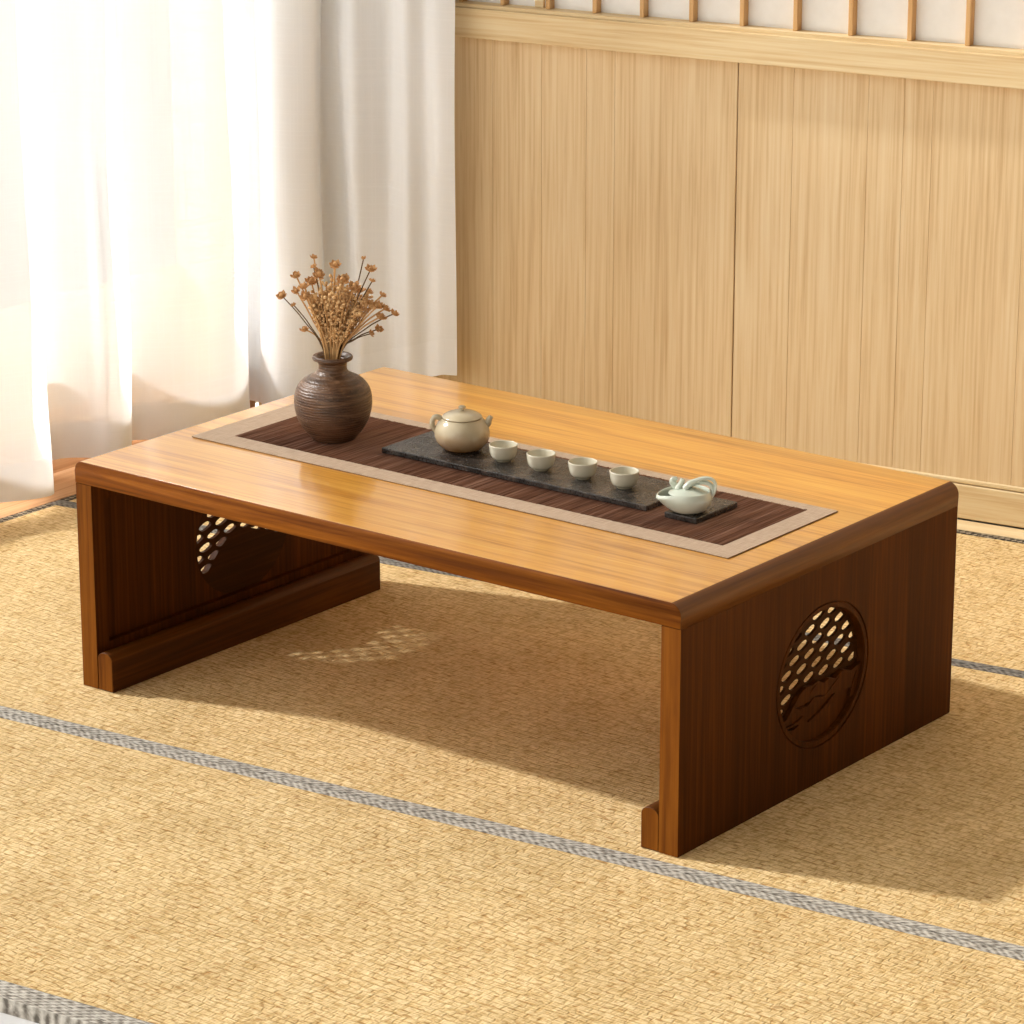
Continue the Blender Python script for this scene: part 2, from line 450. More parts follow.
bm = bmesh.new(); box(bm, WL, WR, -0.01, 0.07, 2.35, 2.80); o = struct(finish('trim_2', bm, M_BEAM)); o.location = P0; o.rotation_euler = (0, 0, WA)

# left wall: low riser under a full-width window, posts and lintel out of frame
wl = bpy.data.objects.new('wall_left', None); COL.objects.link(wl); struct(wl); wl.location = (-0.925, 0, 0)
def wpart(name, b, mat, par=wl): return finish(name, b, mat, par, offset=(-0.925, 0, 0))
bm = bmesh.new(); box(bm, -1.06, -0.925, -2.9, 1.46, -0.01, 0.070, 0.002); wpart('riser_board', bm, M_SILL)
bm = bmesh.new(); box(bm, -1.07, -0.935, -2.9, 1.46, 0.070, 0.085, 0.003); wpart('sill_board', bm, M_SILL)
bm = bmesh.new(); box(bm, -1.06, -0.935, -2.9, 1.46, 2.68, 2.80, 0.003); wpart('lintel', bm, M_BEAM)
wf = bpy.data.objects.new('window_2', None); COL.objects.link(wf); struct(wf); wf.location = (-1.0, 0, 0.085)
bm = bmesh.new()
box(bm, -1.05, -0.96, -2.9, -2.82, 0.085, 2.68, 0.003)
finish('window_post', bm, M_BEAM, wf, offset=(-1.0, 0, 0.085))
bm = bmesh.new(); box(bm, -1.05, -0.96, 1.36, 1.46, 0.085, 2.68, 0.003)
finish('window_post', bm, M_BEAM, wf, offset=(-1.0, 0, 0.085))

bm = bmesh.new()
sec = [(-1.066, 0.085), (-1.038, 0.085), (-1.038, 0.318), (-1.040, 0.318), (-1.066, 0.276)]   # unseen board added to shade the lower curtain; top sloped to hide its sunlit edge
A = [bm.verts.new((x, -2.82, z)) for x, z in sec]; B = [bm.verts.new((x, 1.36, z)) for x, z in sec]
bm.faces.new(A); bm.faces.new(B[::-1])
for i in range(5): bm.faces.new((A[i], B[i], B[(i+1) % 5], A[(i+1) % 5]))
finish('shade_board', bm, M_SHADE_BOARD, wf, offset=(-1.0, 0, 0.085))

# floor, boards along the walls, terrace outside
bm = bmesh.new(); box(bm, -1.06, 4.6, -4.2, 2.3, -0.10, -0.022); struct(finish('floor', bm, M_PLASTER))
bm = bmesh.new()
box(bm, -0.925, -0.806, -2.9, 1.50, -0.021, -0.002, 0.0015)
box(bm, -0.8055, -0.783, -2.9, 1.50, -0.021, 0.001, 0.002)
struct(finish('trim_3', bm, M_SILL))
bm = bmesh.new(); box(bm, -1.42, WR, -0.052, -0.001, -0.021, -0.002, 0.0015)
box(bm, -1.42, WR, -0.066, -0.0525, -0.021, 0.001, 0.0015)
o = struct(finish('trim_4', bm, M_BEAM)); o.location = P0; o.rotation_euler = (0, 0, WA)
bm = bmesh.new(); box(bm, -9.0, -1.07, -9.0, 9.0, -0.2, 0.03); struct(finish('floor_terrace', bm, M_TERRACE))

# ------------------------------------------------------------------ tatami mats
def line(y0, s): return lambda x: y0 + s * x
XL = lambda y: -0.779 + 0.0 * y
XR = 2.9
B1 = line(-1.016, 0.107); B2 = line(-0.1700, 0.106); B3 = line(0.8255, 0.143); B4 = line(1.6937 - 0.0672 / math.cos(WA) - 0.6627 * math.tan(WA), math.tan(WA))
def mat_thing(lo, hi, wlo, whi, label, left=True, mlo=M_BRAID, mhi=M_BRAID_B):
    e = 0.0014
    xl = -0.782
    t = thing('tatami_mat', (1.0, (lo(1.0) + hi(1.0)) / 2, -0.022), label, 'mat', 'tatami mats')
    L = t.location
    wl_ = 0.020
    bm = bmesh.new()
    lo_ = lambda x: lo(x) + (wlo if wlo else 0); hi_ = lambda x: hi(x) - (whi if whi else 0)
    prism(bm, [(xl + wl_, lo_(xl + wl_) + e), (XR, lo_(XR) + e), (XR, hi_(XR) - e), (xl + wl_, hi_(xl + wl_) - e)], -0.0215, -0.0008)
    finish('woven_surface', bm, M_TATAMI, t, offset=L)
    def band(poly, mat):
        b = bmesh.new(); prism(b, poly, -0.0215, 0.0, 0.0010); finish('cloth_edging', b, mat, t, offset=L)
    if wlo: band([(xl, lo(xl) + e), (XR, lo(XR) + e), (XR, lo(XR) + wlo), (xl, lo(xl) + wlo)], mlo)
    if whi: band([(xl, hi(xl) - whi), (XR, hi(XR) - whi), (XR, hi(XR) - e), (xl, hi(xl) - e)], mhi)
    band([(xl, lo(xl) + (wlo or e) + e), (xl + wl_, lo(xl + wl_) + (wlo or e) + e), (xl + wl_, hi(xl + wl_) - (whi or e) - e), (xl, hi(xl) - (whi or e) - e)], M_BRAID_D)
    return t
mat_thing(B1, B2, 0.045, 0.021, 'woven straw tatami mat nearest the camera, in front of the low table')
mat_thing(B2, B3, 0.021, 0.016, 'woven straw tatami mat on which the low wooden table stands', mhi=M_BRAID_E)
mat_thing(B3, B4, 0.016, 0.020, 'woven straw tatami mat behind the table along the cedar panel wall', mlo=M_BRAID_C, mhi=M_BRAID_D)

# ------------------------------------------------------------------ low table
TL, TWD, TH, TT = 1.2, 0.765, 0.3866, 0.0376
ZU = TH - TT
tb = thing('low_table', (TL/2, TWD/2, 0), 'low honey-brown wooden tea table with carved round openings in its side panels', 'table')
TO = Vector(tb.location)
# top board: rounded on its short edges
bm = bmesh.new()
def rr_profile():
    pts = [(0.0, ZU)]
    r = 0.016
    for i in range(9):
        a = PI - (PI/2) * i / 8; pts.append((r + r * math.cos(a), TH - r + r * math.sin(a)))
    R2 = 0.020
    for i in range(11):
        a = PI/2 - (PI/2) * i / 10; pts.append((TL - R2 + R2 * math.cos(a), TH - R2 + R2 * math.sin(a)))
    pts.append((TL, ZU)); return pts
pr = rr_profile()
A = [bm.verts.new((x, 0, z)) for x, z in pr]; B = [bm.verts.new((x, TWD, z)) for x, z in pr]
bm.faces.new(A); bm.faces.new(B[::-1])
n = len(pr)
for i in range(n):
    bm.faces.new((A[i], B[i], B[(i+1) % n], A[(i+1) % n]))
bm.faces.ensure_lookup_table()
ends = list(bm.faces)[:2]
bmesh.ops.bevel(bm, geom=[e for f in ends for e in f.edges], offset=0.0013, segments=2, profile=0.5, affect='EDGES')
bmesh.ops.recalc_face_normals(bm, faces=bm.faces)
for f in bm.faces:
    f.smooth = True
    nn = f.normal; c = f.calc_center_median()
    f.material_index = 0
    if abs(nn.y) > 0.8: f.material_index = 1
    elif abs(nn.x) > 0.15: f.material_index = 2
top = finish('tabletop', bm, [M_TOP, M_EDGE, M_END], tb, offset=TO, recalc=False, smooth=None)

RC = (0.381, 0.1735)         # roundel centre (y, z)
RY, RZ = 0.1180, 0.1040
def chaikin(p, n=2):
    for _ in range(n):
        q = []
        for i in range(len(p)):
            a, b = p[i], p[(i+1) % len(p)]
            q += [(a[0]*.78 + b[0]*.22, a[1]*.78 + b[1]*.22), (a[0]*.22 + b[0]*.78, a[1]*.22 + b[1]*.78)]
        p = q
    return p
HOLE = chaikin([(0.0190, 0.0006), (0.0040, 0.0090), (-0.0190, -0.0006), (-0.0040, -0.0090)][::1])
def side_panel(xo, sgn, y1, hill, crescents, lines, hs=1.0, lt=0.0050, RC=RC):
    """xo = outer face, sgn=+1 when the outer face looks to +x"""
    th = 0.034
    X = lambda d: xo - sgn * d     # d = depth below the outer face
    core = plate_mesh([[(0.001, 0), (y1, 0), (y1, ZU - 0.0006), (0.001, ZU - 0.0006)], ellipse(*RC, RY, RZ)], X(0.003), X(0.021))
    # outer skin with the engraved ring left open
    skin = plate_mesh([[(0.001, 0), (y1, 0), (y1, ZU - 0.0006), (0.001, ZU - 0.0006)], ellipse(*RC, RY + 0.0105, RZ + 0.0105)], X(0.0), X(0.003))
    # inner stiles and rails (frame round the thinner field)
    frame = plate_mesh([[(0.001, 0), (y1, 0), (y1, ZU - 0.0006), (0.001, ZU - 0.0006)],
                        [(0.031, 0.075), (y1 - 0.031, 0.075), (y1 - 0.031, ZU - 0.03), (0.031, ZU - 0.03)]], X(0.021), X(th))
    me = bpy.data.meshes.new('t')
    bm = bmesh.new()
    for b in (core, skin, frame):
        b.to_mesh(me); bm.from_mesh(me); b.free()
    bpy.data.meshes.remove(me)
    bm.normal_update()
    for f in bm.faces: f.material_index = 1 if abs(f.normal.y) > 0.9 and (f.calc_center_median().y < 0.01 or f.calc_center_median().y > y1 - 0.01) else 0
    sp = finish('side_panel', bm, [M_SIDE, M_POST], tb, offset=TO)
    # raised ring
    b = plate_mesh([ellipse(*RC, RY + 0.0075, RZ + 0.0075), ellipse(*RC, RY, RZ)], X(0.0006), X(0.003), 0.0006)
    finish('carved_rim', b, M_SIDE, sp, offset=TO)
    # lattice
    d0, d1 = 0.0140, 0.0140 + lt
    el_in = ellipse(*RC, RY - 0.0035, RZ - 0.0035, 60)
    holes = []
    def hz(y):
        for (ya, za), (yb, zb) in zip(hill, hill[1:]):
            if ya <= y <= yb: return za + (zb - za) * (y - ya) / (yb - ya)
        return 0
    py, pz = 0.0412, 0.01885
    for r in range(-9, 6):
        for c in range(-6, 7):
            cy = 0.3972 + 0.009 + c * py + (0.0206 if r % 2 else 0); cz = 0.2463 + r * pz
            rect = [(cy + hs * u, cz + hs * v) for u, v in HOLE]
            p = clip_convex(rect, el_in)
            if len(p) < 3: continue
            p = [(y, max(z, hz(y) + 0.0012)) for y, z in p]
            if abs(area(p)) > 2.4e-5 and max(z for y, z in p) - min(z for y, z in p) > 0.004: holes.append(p)
    b = plate_mesh([ellipse(*RC, RY + 0.0008, RZ + 0.0008)] + holes, X(d0), X(d1), 0.0004)
    finish('openwork_lattice', b, M_CARVE, sp, offset=TO)
    # carved hills: solid back layer + cut front layer
    inside = lambda y, z: ((y - RC[0]) / RY) ** 2 + ((z - RC[1]) / RZ) ** 2
    e = ellipse(*RC, RY + 0.0006, RZ + 0.0006, 120)
    y_a, z_a = hill[0]; y_b, z_b = hill[-1]
    arc = [p for p in e]
    ang = lambda y, z: math.atan2((z - RC[1]) / RZ, (y - RC[0]) / RY)
    a0, a1 = ang(y_a, z_a) , ang(y_b, z_b)
    if a0 > 0: a0 -= 2 * PI
    while a1 < a0: a1 += 2 * PI
    low = [(RC[0] + (RY + 0.0006) * math.cos(a0 + (a1 - a0) * i / 60), RC[1] + (RZ + 0.0006) * math.sin(a0 + (a1 - a0) * i / 60)) for i in range(61)]
    outline = low + hill[::-1][1:-1]
    def crescent(y0, z0, y1_, z1_, bulge, w):
        pts = []; m = 12
        for i in range(m + 1):
            t = i / m; s = math.sin(PI * t)
            pts.append((y0 + (y1_ - y0) * t, z0 + (z1_ - z0) * t - bulge * s))
        for i in range(m, -1, -1):
            t = i / m; s = math.sin(PI * t)
            pts.append((y0 + (y1_ - y0) * t, z0 + (z1_ - z0) * t - bulge * s + w * (0.15 + 0.85 * s)))
        return pts
    cuts = [crescent(*q) for q in crescents] + [crescent(*q) for q in lines]
    b1 = plate_mesh([outline] + cuts, X(0.0100), X(0.0139))
    b2 = plate_mesh([outline] + cuts, X(0.0060), X(0.0100), 0.0006)
    bm = bmesh.new(); me = bpy.data.meshes.new('t')
    for b in (b1, b2):
        b.to_mesh(me); bm.from_mesh(me); b.free()
    bpy.data.meshes.remove(me)
    finish('carved_hills', bm, M_SIDE, sp, offset=TO)
    return sp
hill_r = [(0.281, 0.121), (0.296, 0.128), (0.310, 0.1420), (0.326, 0.1555), (0.343, 0.1625), (0.360, 0.1605), (0.376, 0.1640), (0.392, 0.1560), (0.408, 0.1590), (0.425, 0.1535), (0.446, 0.162), (0.470, 0.1545), (0.497, 0.160)]
cres_r = [(0.288, 0.110, 0.340, 0.116, 0.009, 0.0075), (0.355, 0.103, 0.426, 0.128, 0.011, 0.0090), (0.466, 0.112, 0.486, 0.150, -0.001, 0.0060)]
line_r = [(0.308, 0.140, 0.345, 0.131, 0.004, 0.0026), (0.345, 0.131, 0.366, 0.140, 0.001, 0.0026), (0.366, 0.141, 0.395, 0.134, 0.001, 0.0026), (0.396, 0.134, 0.438, 0.156, 0.002, 0.0026), (0.354, 0.150, 0.372, 0.160, 0.001, 0.0026)]
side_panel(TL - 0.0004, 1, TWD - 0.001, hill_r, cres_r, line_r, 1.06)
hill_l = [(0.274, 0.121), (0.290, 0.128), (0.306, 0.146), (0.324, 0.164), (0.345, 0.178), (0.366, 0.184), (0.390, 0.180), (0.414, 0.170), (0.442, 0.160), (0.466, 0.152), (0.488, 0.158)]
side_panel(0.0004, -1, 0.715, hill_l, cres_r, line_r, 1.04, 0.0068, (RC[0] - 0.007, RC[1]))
def foot_rail(x0, x1, y1):
    bm = bmesh.new(); w = x1 - x0; r = w / 2; zt = 0.066
    pts = [(x0, 0), (x1, 0)]
    for i in range(11):
        a = PI * i / 10; pts.append((x0 + r + (r) * math.cos(a), zt - 0.012 + 0.012 * math.sin(a)))
    A = [bm.verts.new((x, 0.0012, z)) for x, z in pts]; B = [bm.verts.new((x, y1, z)) for x, z in pts]
    bm.faces.new(A); bm.faces.new(B[::-1]); m = len(pts)
    for i in range(m): bm.faces.new((A[i], B[i], B[(i+1) % m], A[(i+1) % m])).smooth = 1 < i < m - 1
    bmesh.ops.bevel(bm, geom=[e for e in bm.edges if e.verts[0].co.y == e.verts[1].co.y], offset=0.001, segments=1, affect='EDGES')
    bm.normal_update()
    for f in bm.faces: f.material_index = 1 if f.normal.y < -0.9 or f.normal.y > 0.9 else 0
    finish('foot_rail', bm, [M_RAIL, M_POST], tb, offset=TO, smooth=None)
foot_rail(0.0352, 0.0675, 0.686)
foot_rail(1.1335, 1.1652, 0.745)

# ------------------------------------------------------------------ runner
RT = TH + 0.0022
rx0, rx1, ry0, ry1 = 0.058, 1.1330, 0.2160, 0.5150
ix0, ix1, iy0, iy1 = 0.114, 1.0935, 0.2600, 0.4890
rn = thing('table_runner', ((rx0+rx1)/2, (ry0+ry1)/2, TH), 'brown reed table runner with beige cloth border lying along the tabletop', 'table runner')
bm = bmesh.new()
o_ = [(rx0, ry0), (rx1, ry0), (rx1, ry1), (rx0, ry1)]
# mitred border strips
i_ = [(ix0, iy0), (ix1, iy0), (ix1, iy1), (ix0, iy1)]
for k in range(4):
    j = (k + 1) % 4
    prism(bm, [o_[k], o_[j], i_[j], i_[k]], TH + 0.0009, RT)
finish('cloth_border', bm, M_LINEN, rn, offset=rn.location)
bm = bmesh.new(); box(bm, rx0 + 0.0012, rx1 - 0.0012, ry0 + 0.0006, ry1 - 0.0006, TH + 0.00005, TH + 0.0009)
finish('backing', bm, M_LINEN_BACK, rn, offset=rn.location)
bm = bmesh.new()
ns = 330; rnd = random.Random(3)
dx = (ix1 - ix0) / ns
cols = []
for i in range(ns * 2 + 1):
    x = ix0 + dx * i / 2
    z = RT + (0.0006 if i % 2 else -0.0007) + rnd.uniform(-0.00015, 0.00035)
    if i % 2: j0, j1 = rnd.uniform(-0.0022, 0.0012), rnd.uniform(-0.0012, 0.0022)
    cols.append((bm.verts.new((x, iy0 + (j0 if i else 0), z)), bm.verts.new((x, iy1 + (j1 if i else 0), z))))
for a, b in zip(cols, cols[1:]): bm.faces.new((a[0], b[0], b[1], a[1]))
finish('reed_slats', bm, M_REED, rn, offset=rn.location)

# ------------------------------------------------------------------ slate tray and small board
def slab(name, x0, x1, y0, y1, z0, z1, label, cat):
    bm = bmesh.new(); box(bm, x0, x1, y0, y1, z0, z1, 0.0014, 2)
    o = finish(name, bm, M_SLATE, None, offset=((x0+x1)/2, (y0+y1)/2, z0)); o.location = ((x0+x1)/2, (y0+y1)/2, z0)
    return tag(o, label, cat)
Z0 = RT + 0.0009; ZT = Z0 + 0.0092
slab('tea_tray', 0.3735, 0.9040, 0.3285, 0.4575, Z0, ZT, 'long black slate tray on the runner carrying the teapot and cups', 'tray')
slab('trivet', 0.9430, 1.0030, 0.3205, 0.4320, Z0, ZT, 'small square black slate board under the celadon pouring jug', 'board')

# ------------------------------------------------------------------ vase
RV = Vector((math.cos(0.6594), math.sin(0.6594), 0))     # horizontal direction square to the view, for facing things
VX = Vector((0.2555, 0.3470, RT + 0.0009))
va = thing('vase', VX, 'round brown stoneware vase with narrow neck holding dried flowers', 'vase')
outer = [(0.0, 0.0), (0.033, 0.0), (0.0365, 0.002), (0.0390, 0.006), (0.0490, 0.0175), (0.0585, 0.034), (0.0633, 0.051), (0.0645, 0.065), (0.0630, 0.079), (0.0575, 0.092), (0.0475, 0.1025), (0.036, 0.1085), (0.0275, 0.113), (0.0240, 0.118), (0.0232, 0.123), (0.0240, 0.1295), (0.0270, 0.1335)]
lip = [(0.0322, 0.1352), (0.0335, 0.138), (0.0330, 0.1405), (0.0305, 0.142), (0.0265, 0.1408)]
inner = [(0.0225, 0.137), (0.0198, 0.130), (0.0192, 0.122), (0.023, 0.114), (0.040, 0.104), (0.055, 0.086), (0.0590, 0.068), (0.055, 0.048), (0.042, 0.024), (0.030, 0.012), (0.0, 0.010)]
def smooth_prof(p, per=4):
    q = crom([(a, b, 0) for a, b in p], per); return [(max(v.x, 0), v.y) for v in q]
bm = bmesh.new(); lathe(bm, [(0, 0), (0.033, 0)] + smooth_prof(outer[1:])[1:] + [], 64)
lathe(bm, smooth_prof(inner[:-1]) + [(0, 0.010)], 64)
finish('vase_body', bm, M_VASE, va, smooth=True)
bm = bmesh.new(); lathe(bm, smooth_prof([outer[-1]] + lip + [inner[0]], 5), 64)
finish('vase_rim', bm, M_VASE, va, smooth=True)

# ------------------------------------------------------------------ dried flowers
FACE = Vector((-RV.y, RV.x, 0))      # level direction away from the room side the bunch faces
def spot(lat, up, near):
    """point lat metres across, up metres above the vase foot, near metres towards the room"""
    return VX + RV * lat - FACE * near + Vector((0, 0, up))
def blob(bm, c, r, rng, mi=0, sub=1, stretch=None):
    ret = bmesh.ops.create_icosphere(bm, subdivisions=sub, radius=r)
    for v in ret['verts']:
        v.co *= rng.uniform(0.8, 1.2)
        if stretch: v.co += stretch * v.co.dot(stretch.normalized()) / max(stretch.length, 1e-6) 
        v.co += c
    for v in ret['verts']:
        for f in v.link_faces: f.material_index = mi
def star_head(c, d, r, rng):
    """open seed-pod flower: ring of pointed petals cupped round a centre, facing d"""
    bm = bmesh.new(); d = d.normalized()
    u = d.cross(Vector((0.3, 0.5, 0.2))).normalized(); w = d.cross(u)
    blob(bm, c + d * r * 0.10, r * 0.42, rng, 0, 1)
    for layer, (k, open_, L) in enumerate(((6, 0.75, 1.0), (5, 0.35, 0.8))):
        for i in range(k):
            a = 2 * PI * (i + 0.5 * layer) / k + rng.uniform(-.2, .2); s = rng.uniform(0.8, 1.15) * L
            o_ = u * math.cos(a) + w * math.sin(a); tn = d.cross(o_)
            p0 = c - d * r * 0.35; p1 = c + o_ * r * 0.55 * s * (0.6 + open_) + d * r * 0.05; p2 = c + o_ * r * s * (0.45 + open_ * 0.75) + d * r * (1.05 - open_) * s
            hw = r * 0.34
            q = [p0 - tn * hw * .3, p1 - tn * hw, p2, p1 + tn * hw, p0 + tn * hw * .3]
            th = d * r * 0.10 - o_ * r * 0.05
            va_ = [bm.verts.new(x) for x in q]; vb = [bm.verts.new(x - th * (0.4 if j == 2 else 1)) for j, x in enumerate(q)]
            bm.faces.new(va_); bm.faces.new(vb[::-1])
            for j in range(5): bm.faces.new((va_[j], vb[j], vb[(j+1) % 5], va_[(j+1) % 5]))
    return bm
def flower(lat, up, d, kind, label, group, size, dark, rng):
    tip = spot(lat, up, d)
    m = VX + RV * max(-0.0125, min(0.0125, lat * 0.16 + rng.uniform(-.004, .004))) + FACE * max(-0.012, min(0.012, -d * 0.22 + rng.uniform(-.005, .005))) + Vector((0, 0, 0.140))
    b = VX + (m - VX) * 0.30; b.z = VX.z + 0.0115
    mid = m.lerp(tip, 0.5) + Vector((0, 0, 0.006 + 0.05 * abs(lat))) + RV * rng.uniform(-.003, .003)
    path = crom([b, m, mid, tip], 6)
    name = {'star': 'dried_flower', 'seed': 'dried_seed_stalk'}[kind]
    t = thing(name, b, label, 'dried flower', group)
    bm = bmesh.new()
    tube(bm, path, [0.0010 if dark else 0.0013] * len(path), 6)
    if kind == 'star':
        # one or two side twigs
        finish('stem', bm, M_STEM_D if dark else M_STEM, t, offset=b)
        bm = star_head(tip, (tip - mid).normalized() * 0.6 - (FACE * 0.95 - Vector((0, 0, 0.3))) * rng.uniform(0.2, 0.8) + Vector((rng.uniform(-.5, .5), rng.uniform(-.5, .5), 0.4)), size * 1.35, rng)
        finish('flower_head', bm, M_PETAL, t, offset=b)
    else:
        finish('stem', bm, M_STEM, t, offset=b)
        bm = bmesh.new(); P = path[8:]
        for i in range(26):
            s = (i + rng.random()) / 26; x = s * (len(P) - 1); j = min(int(x), len(P) - 2); c = P[j].lerp(P[j+1], x - j)
            off = Vector((rng.uniform(-1, 1), rng.uniform(-1, 1), rng.uniform(-.3, .6))).normalized() * (0.0025 + 0.005 * s)
            tw = bm
            tube(tw, [c - Vector((0, 0, 0.003)), c + off], 0.00045, 3)
            blob(bm, c + off, rng.uniform(0.0017, 0.0030) * (0.8 + 0.5 * s), rng, 0, 1)
        finish('seed_head', bm, M_SEED, t, offset=b)
    return t
fr = random.Random(11)
zx = lambda x, y: ((x - 450) * 0.000222, (1352 - y) * 0.0002375)
STARS = [ # across and height on a 0.23 mm grid, size, dark stem, label
 (85, 330, .0075, True, 'dried star flower on a dark arching stem, furthest left in the vase'),
 (190, 195, .0068, False, 'dried star flower at upper left of the bunch, clear of the dense heads'),
 (190, 300, .0062, False, 'small dried flower on the left fringe just above the long arching stem'),
 (172, 385, .0042, True, 'tiny dried bud on the left fringe below the star flowers'),
 (245, 580, .0058, False, 'low dried flower hanging at the left of the bunch above the vase rim'),
 (322, 72, .0050, False, 'small dried bud topmost on the left half of the bunch'),
 (324, 115, .0048, True, 'small dark dried bud just under the topmost left bud'),
 (365, 165, .0088, False, 'large dried star flower near the top left of the bunch'),
 (487, 95, .0078, False, 'dried star flower standing highest in the middle of the bunch'),
 (474, 126, .0058, False, 'small dried flower tucked under the highest middle star flower'),
 (690, 70, .0034, True, 'tiny grey dried bud highest at the right of the bunch'),
 (745, 125, .0070, True, 'dried star flower on a dark stem high at the right of the bunch'),
 (755, 215, .0048, True, 'small thin dried sprig below the high right star flower'),
 (540, 208, .0098, False, 'large dried star flower at the centre top of the dense heads'),
 (625, 245, .0082, False, 'dried star flower right of the centre top flower'),
 (655, 292, .0086, False, 'dried star flower low right of the centre, among the seed heads'),
 (255, 252, .0080, False, 'dried star flower left of the centre, lower of a close pair'),
 (302, 235, .0082, False, 'dried star flower left of the centre, upper of a close pair'),
 (265, 318, .0084, False, 'dried star flower on the left edge of the dense seed heads'),
 (730, 300, .0060, False, 'small dried flower at the right edge of the dense seed heads'),
 (825, 335, .0062, False, 'dried flower topmost of the right hand cluster'),
 (795, 380, .0086, False, 'large dried star flower in the middle of the right hand cluster'),
 (848, 420, .0070, False, 'dried flower on the outer side of the right hand cluster'),
 (812, 462, .0078, False, 'dried star flower lowest of the right hand cluster'),
 (915, 450, .0062, True, 'dried star flower furthest right on a bent dark stem'),
 (800, 566, .0060, True, 'low dried flower at the right on a thin dark stem, outer of two'),
 (745, 580, .0050, True, 'low dried flower at the right on a thin dark stem, inner of two'),
]
for x, y, s, dk, lab in STARS:
    flower(*zx(x, y), fr.uniform(-.012, .022), 'star', lab, None, s, dk, fr)
for i in range(48):
    u = (i + 0.5) / 48
    x = 270 + 480 * u + fr.uniform(-14, 14)
    ctr = 1 - abs(u - 0.47) * 2
    y = 395 - 170 * abs(ctr) ** 0.7 + fr.uniform(-45, 95)
    flower(*zx(x, y), fr.uniform(-.032, .030), 'seed', 'tan dried seed stalk packed in the dense middle of the bunch', 'dried seed stalks in the vase', 0.005, False, fr)

# ------------------------------------------------------------------ teapot (spout to the right of the picture)
TP = Vector((0.4840, 0.4010, ZT))
tp = thing('teapot', TP, 'round cream and tan glazed teapot with lid at the left end of the slate tray', 'teapot')
YAW = 0.6594
def rz(v): return Vector((v[0] * math.cos(YAW) - v[1] * math.sin(YAW), v[0] * math.sin(YAW) + v[1] * math.cos(YAW), v[2]))
bm = bmesh.new()
lathe(bm, [(0, 0.0)] + smooth_prof([(0.025, 0.0), (0.028, 0.0015), (0.0345, 0.0055), (0.0425, 0.0155), (0.0452, 0.0265), (0.0435, 0.0375), (0.0392, 0.0455), (0.0350, 0.0505), (0.0335, 0.0528), (0.0305, 0.0530), (0.0288, 0.0515)], 4) + [(0.0288, 0.046), (0.036, 0.036), (0.036, 0.020), (0.022, 0.005), (0, 0.004)], 64)
finish('pot_body', bm, M_POT, tp, smooth=True)
bm = bmesh.new()
lathe(bm, smooth_prof([(0.0280, 0.0515), (0.0318, 0.0540), (0.0326, 0.0553), (0.0312, 0.0570), (0.025, 0.0610), (0.014, 0.0645), (0.006, 0.0656)], 4) + [(0, 0.0658)], 56)
lid = finish('lid', bm, M_POT, tp, smooth=True)
bm = bmesh.new()
lathe(bm, [(0, 0.0654)] + smooth_prof([(0.0036, 0.0654), (0.0034, 0.0672), (0.0056, 0.0694), (0.0060, 0.0714), (0.0044, 0.0732)], 4) + [(0, 0.0738)], 24)
finish('lid_knob', bm, M_POT, lid, smooth=True)
bm = bmesh.new()
pts = crom([rz((0.036, 0, 0.0400)), rz((0.0415, 0, 0.0450)), rz((0.0435, 0, 0.0500)), rz((0.0470, 0, 0.0555))], 6)
tube(bm, pts, [0.0085 - 0.0048 * (i / (len(pts) - 1)) ** 0.7 for i in range(len(pts))], 16)
finish('spout', bm, M_POT, tp, smooth=True)
bm = bmesh.new()
pts = crom([rz((-0.0330, 0, 0.0500)), rz((-0.0390, 0, 0.0545)), rz((-0.0450, 0, 0.0535)), rz((-0.0485, 0, 0.0470)), rz((-0.0480, 0, 0.0390)), rz((-0.0425, 0, 0.0310))], 8)
tube(bm, pts, 0.0043, 14, flat=(rz((0, 1, 0)), 1.25))
finish('handle', bm, M_POT, tp, smooth=True)

# ------------------------------------------------------------------ cups
def cup_parts():
    bm = bmesh.new()
    lathe(bm, [(0, 0.0012)] + smooth_prof([(0.0100, 0.0012), (0.0105, 0.0), (0.0118, 0.0), (0.0136, 0.0026), (0.0188, 0.0062), (0.0217, 0.0135), (0.0229, 0.0215), (0.0234, 0.0262)], 4) + smooth_prof([(0.0234, 0.0262), (0.0228, 0.0272), (0.0216, 0.0266), (0.0205, 0.0215), (0.0184, 0.0130), (0.0140, 0.0072), (0.008, 0.0048)], 4)[1:] + [(0, 0.0044)], 56)
    return bm
CUPS = [((0.5765, 0.3910), 'pale grey-green tea cup beside the teapot, first of the row on the slate tray'),
        ((0.6555, 0.3870), 'pale grey-green tea cup second from the teapot on the slate tray'),
        ((0.7360, 0.3900), 'pale grey-green tea cup third from the teapot on the slate tray'),
        ((0.8185, 0.3880), 'pale grey-green tea cup furthest from the teapot, near the pouring jug')]
c0 = None
for (x, y), lab in CUPS:
    if c0 is None:
        c0 = finish('tea_cup', cup_parts(), M_CUP, None, smooth=True); o = c0
    else:
        o = c0.copy(); COL.objects.link(o)
    o.location = (x, y, ZT); o.rotation_euler = (0, 0, x * 9)
    tag(o, lab, 'cup', 'tea cups in a row on the tray')

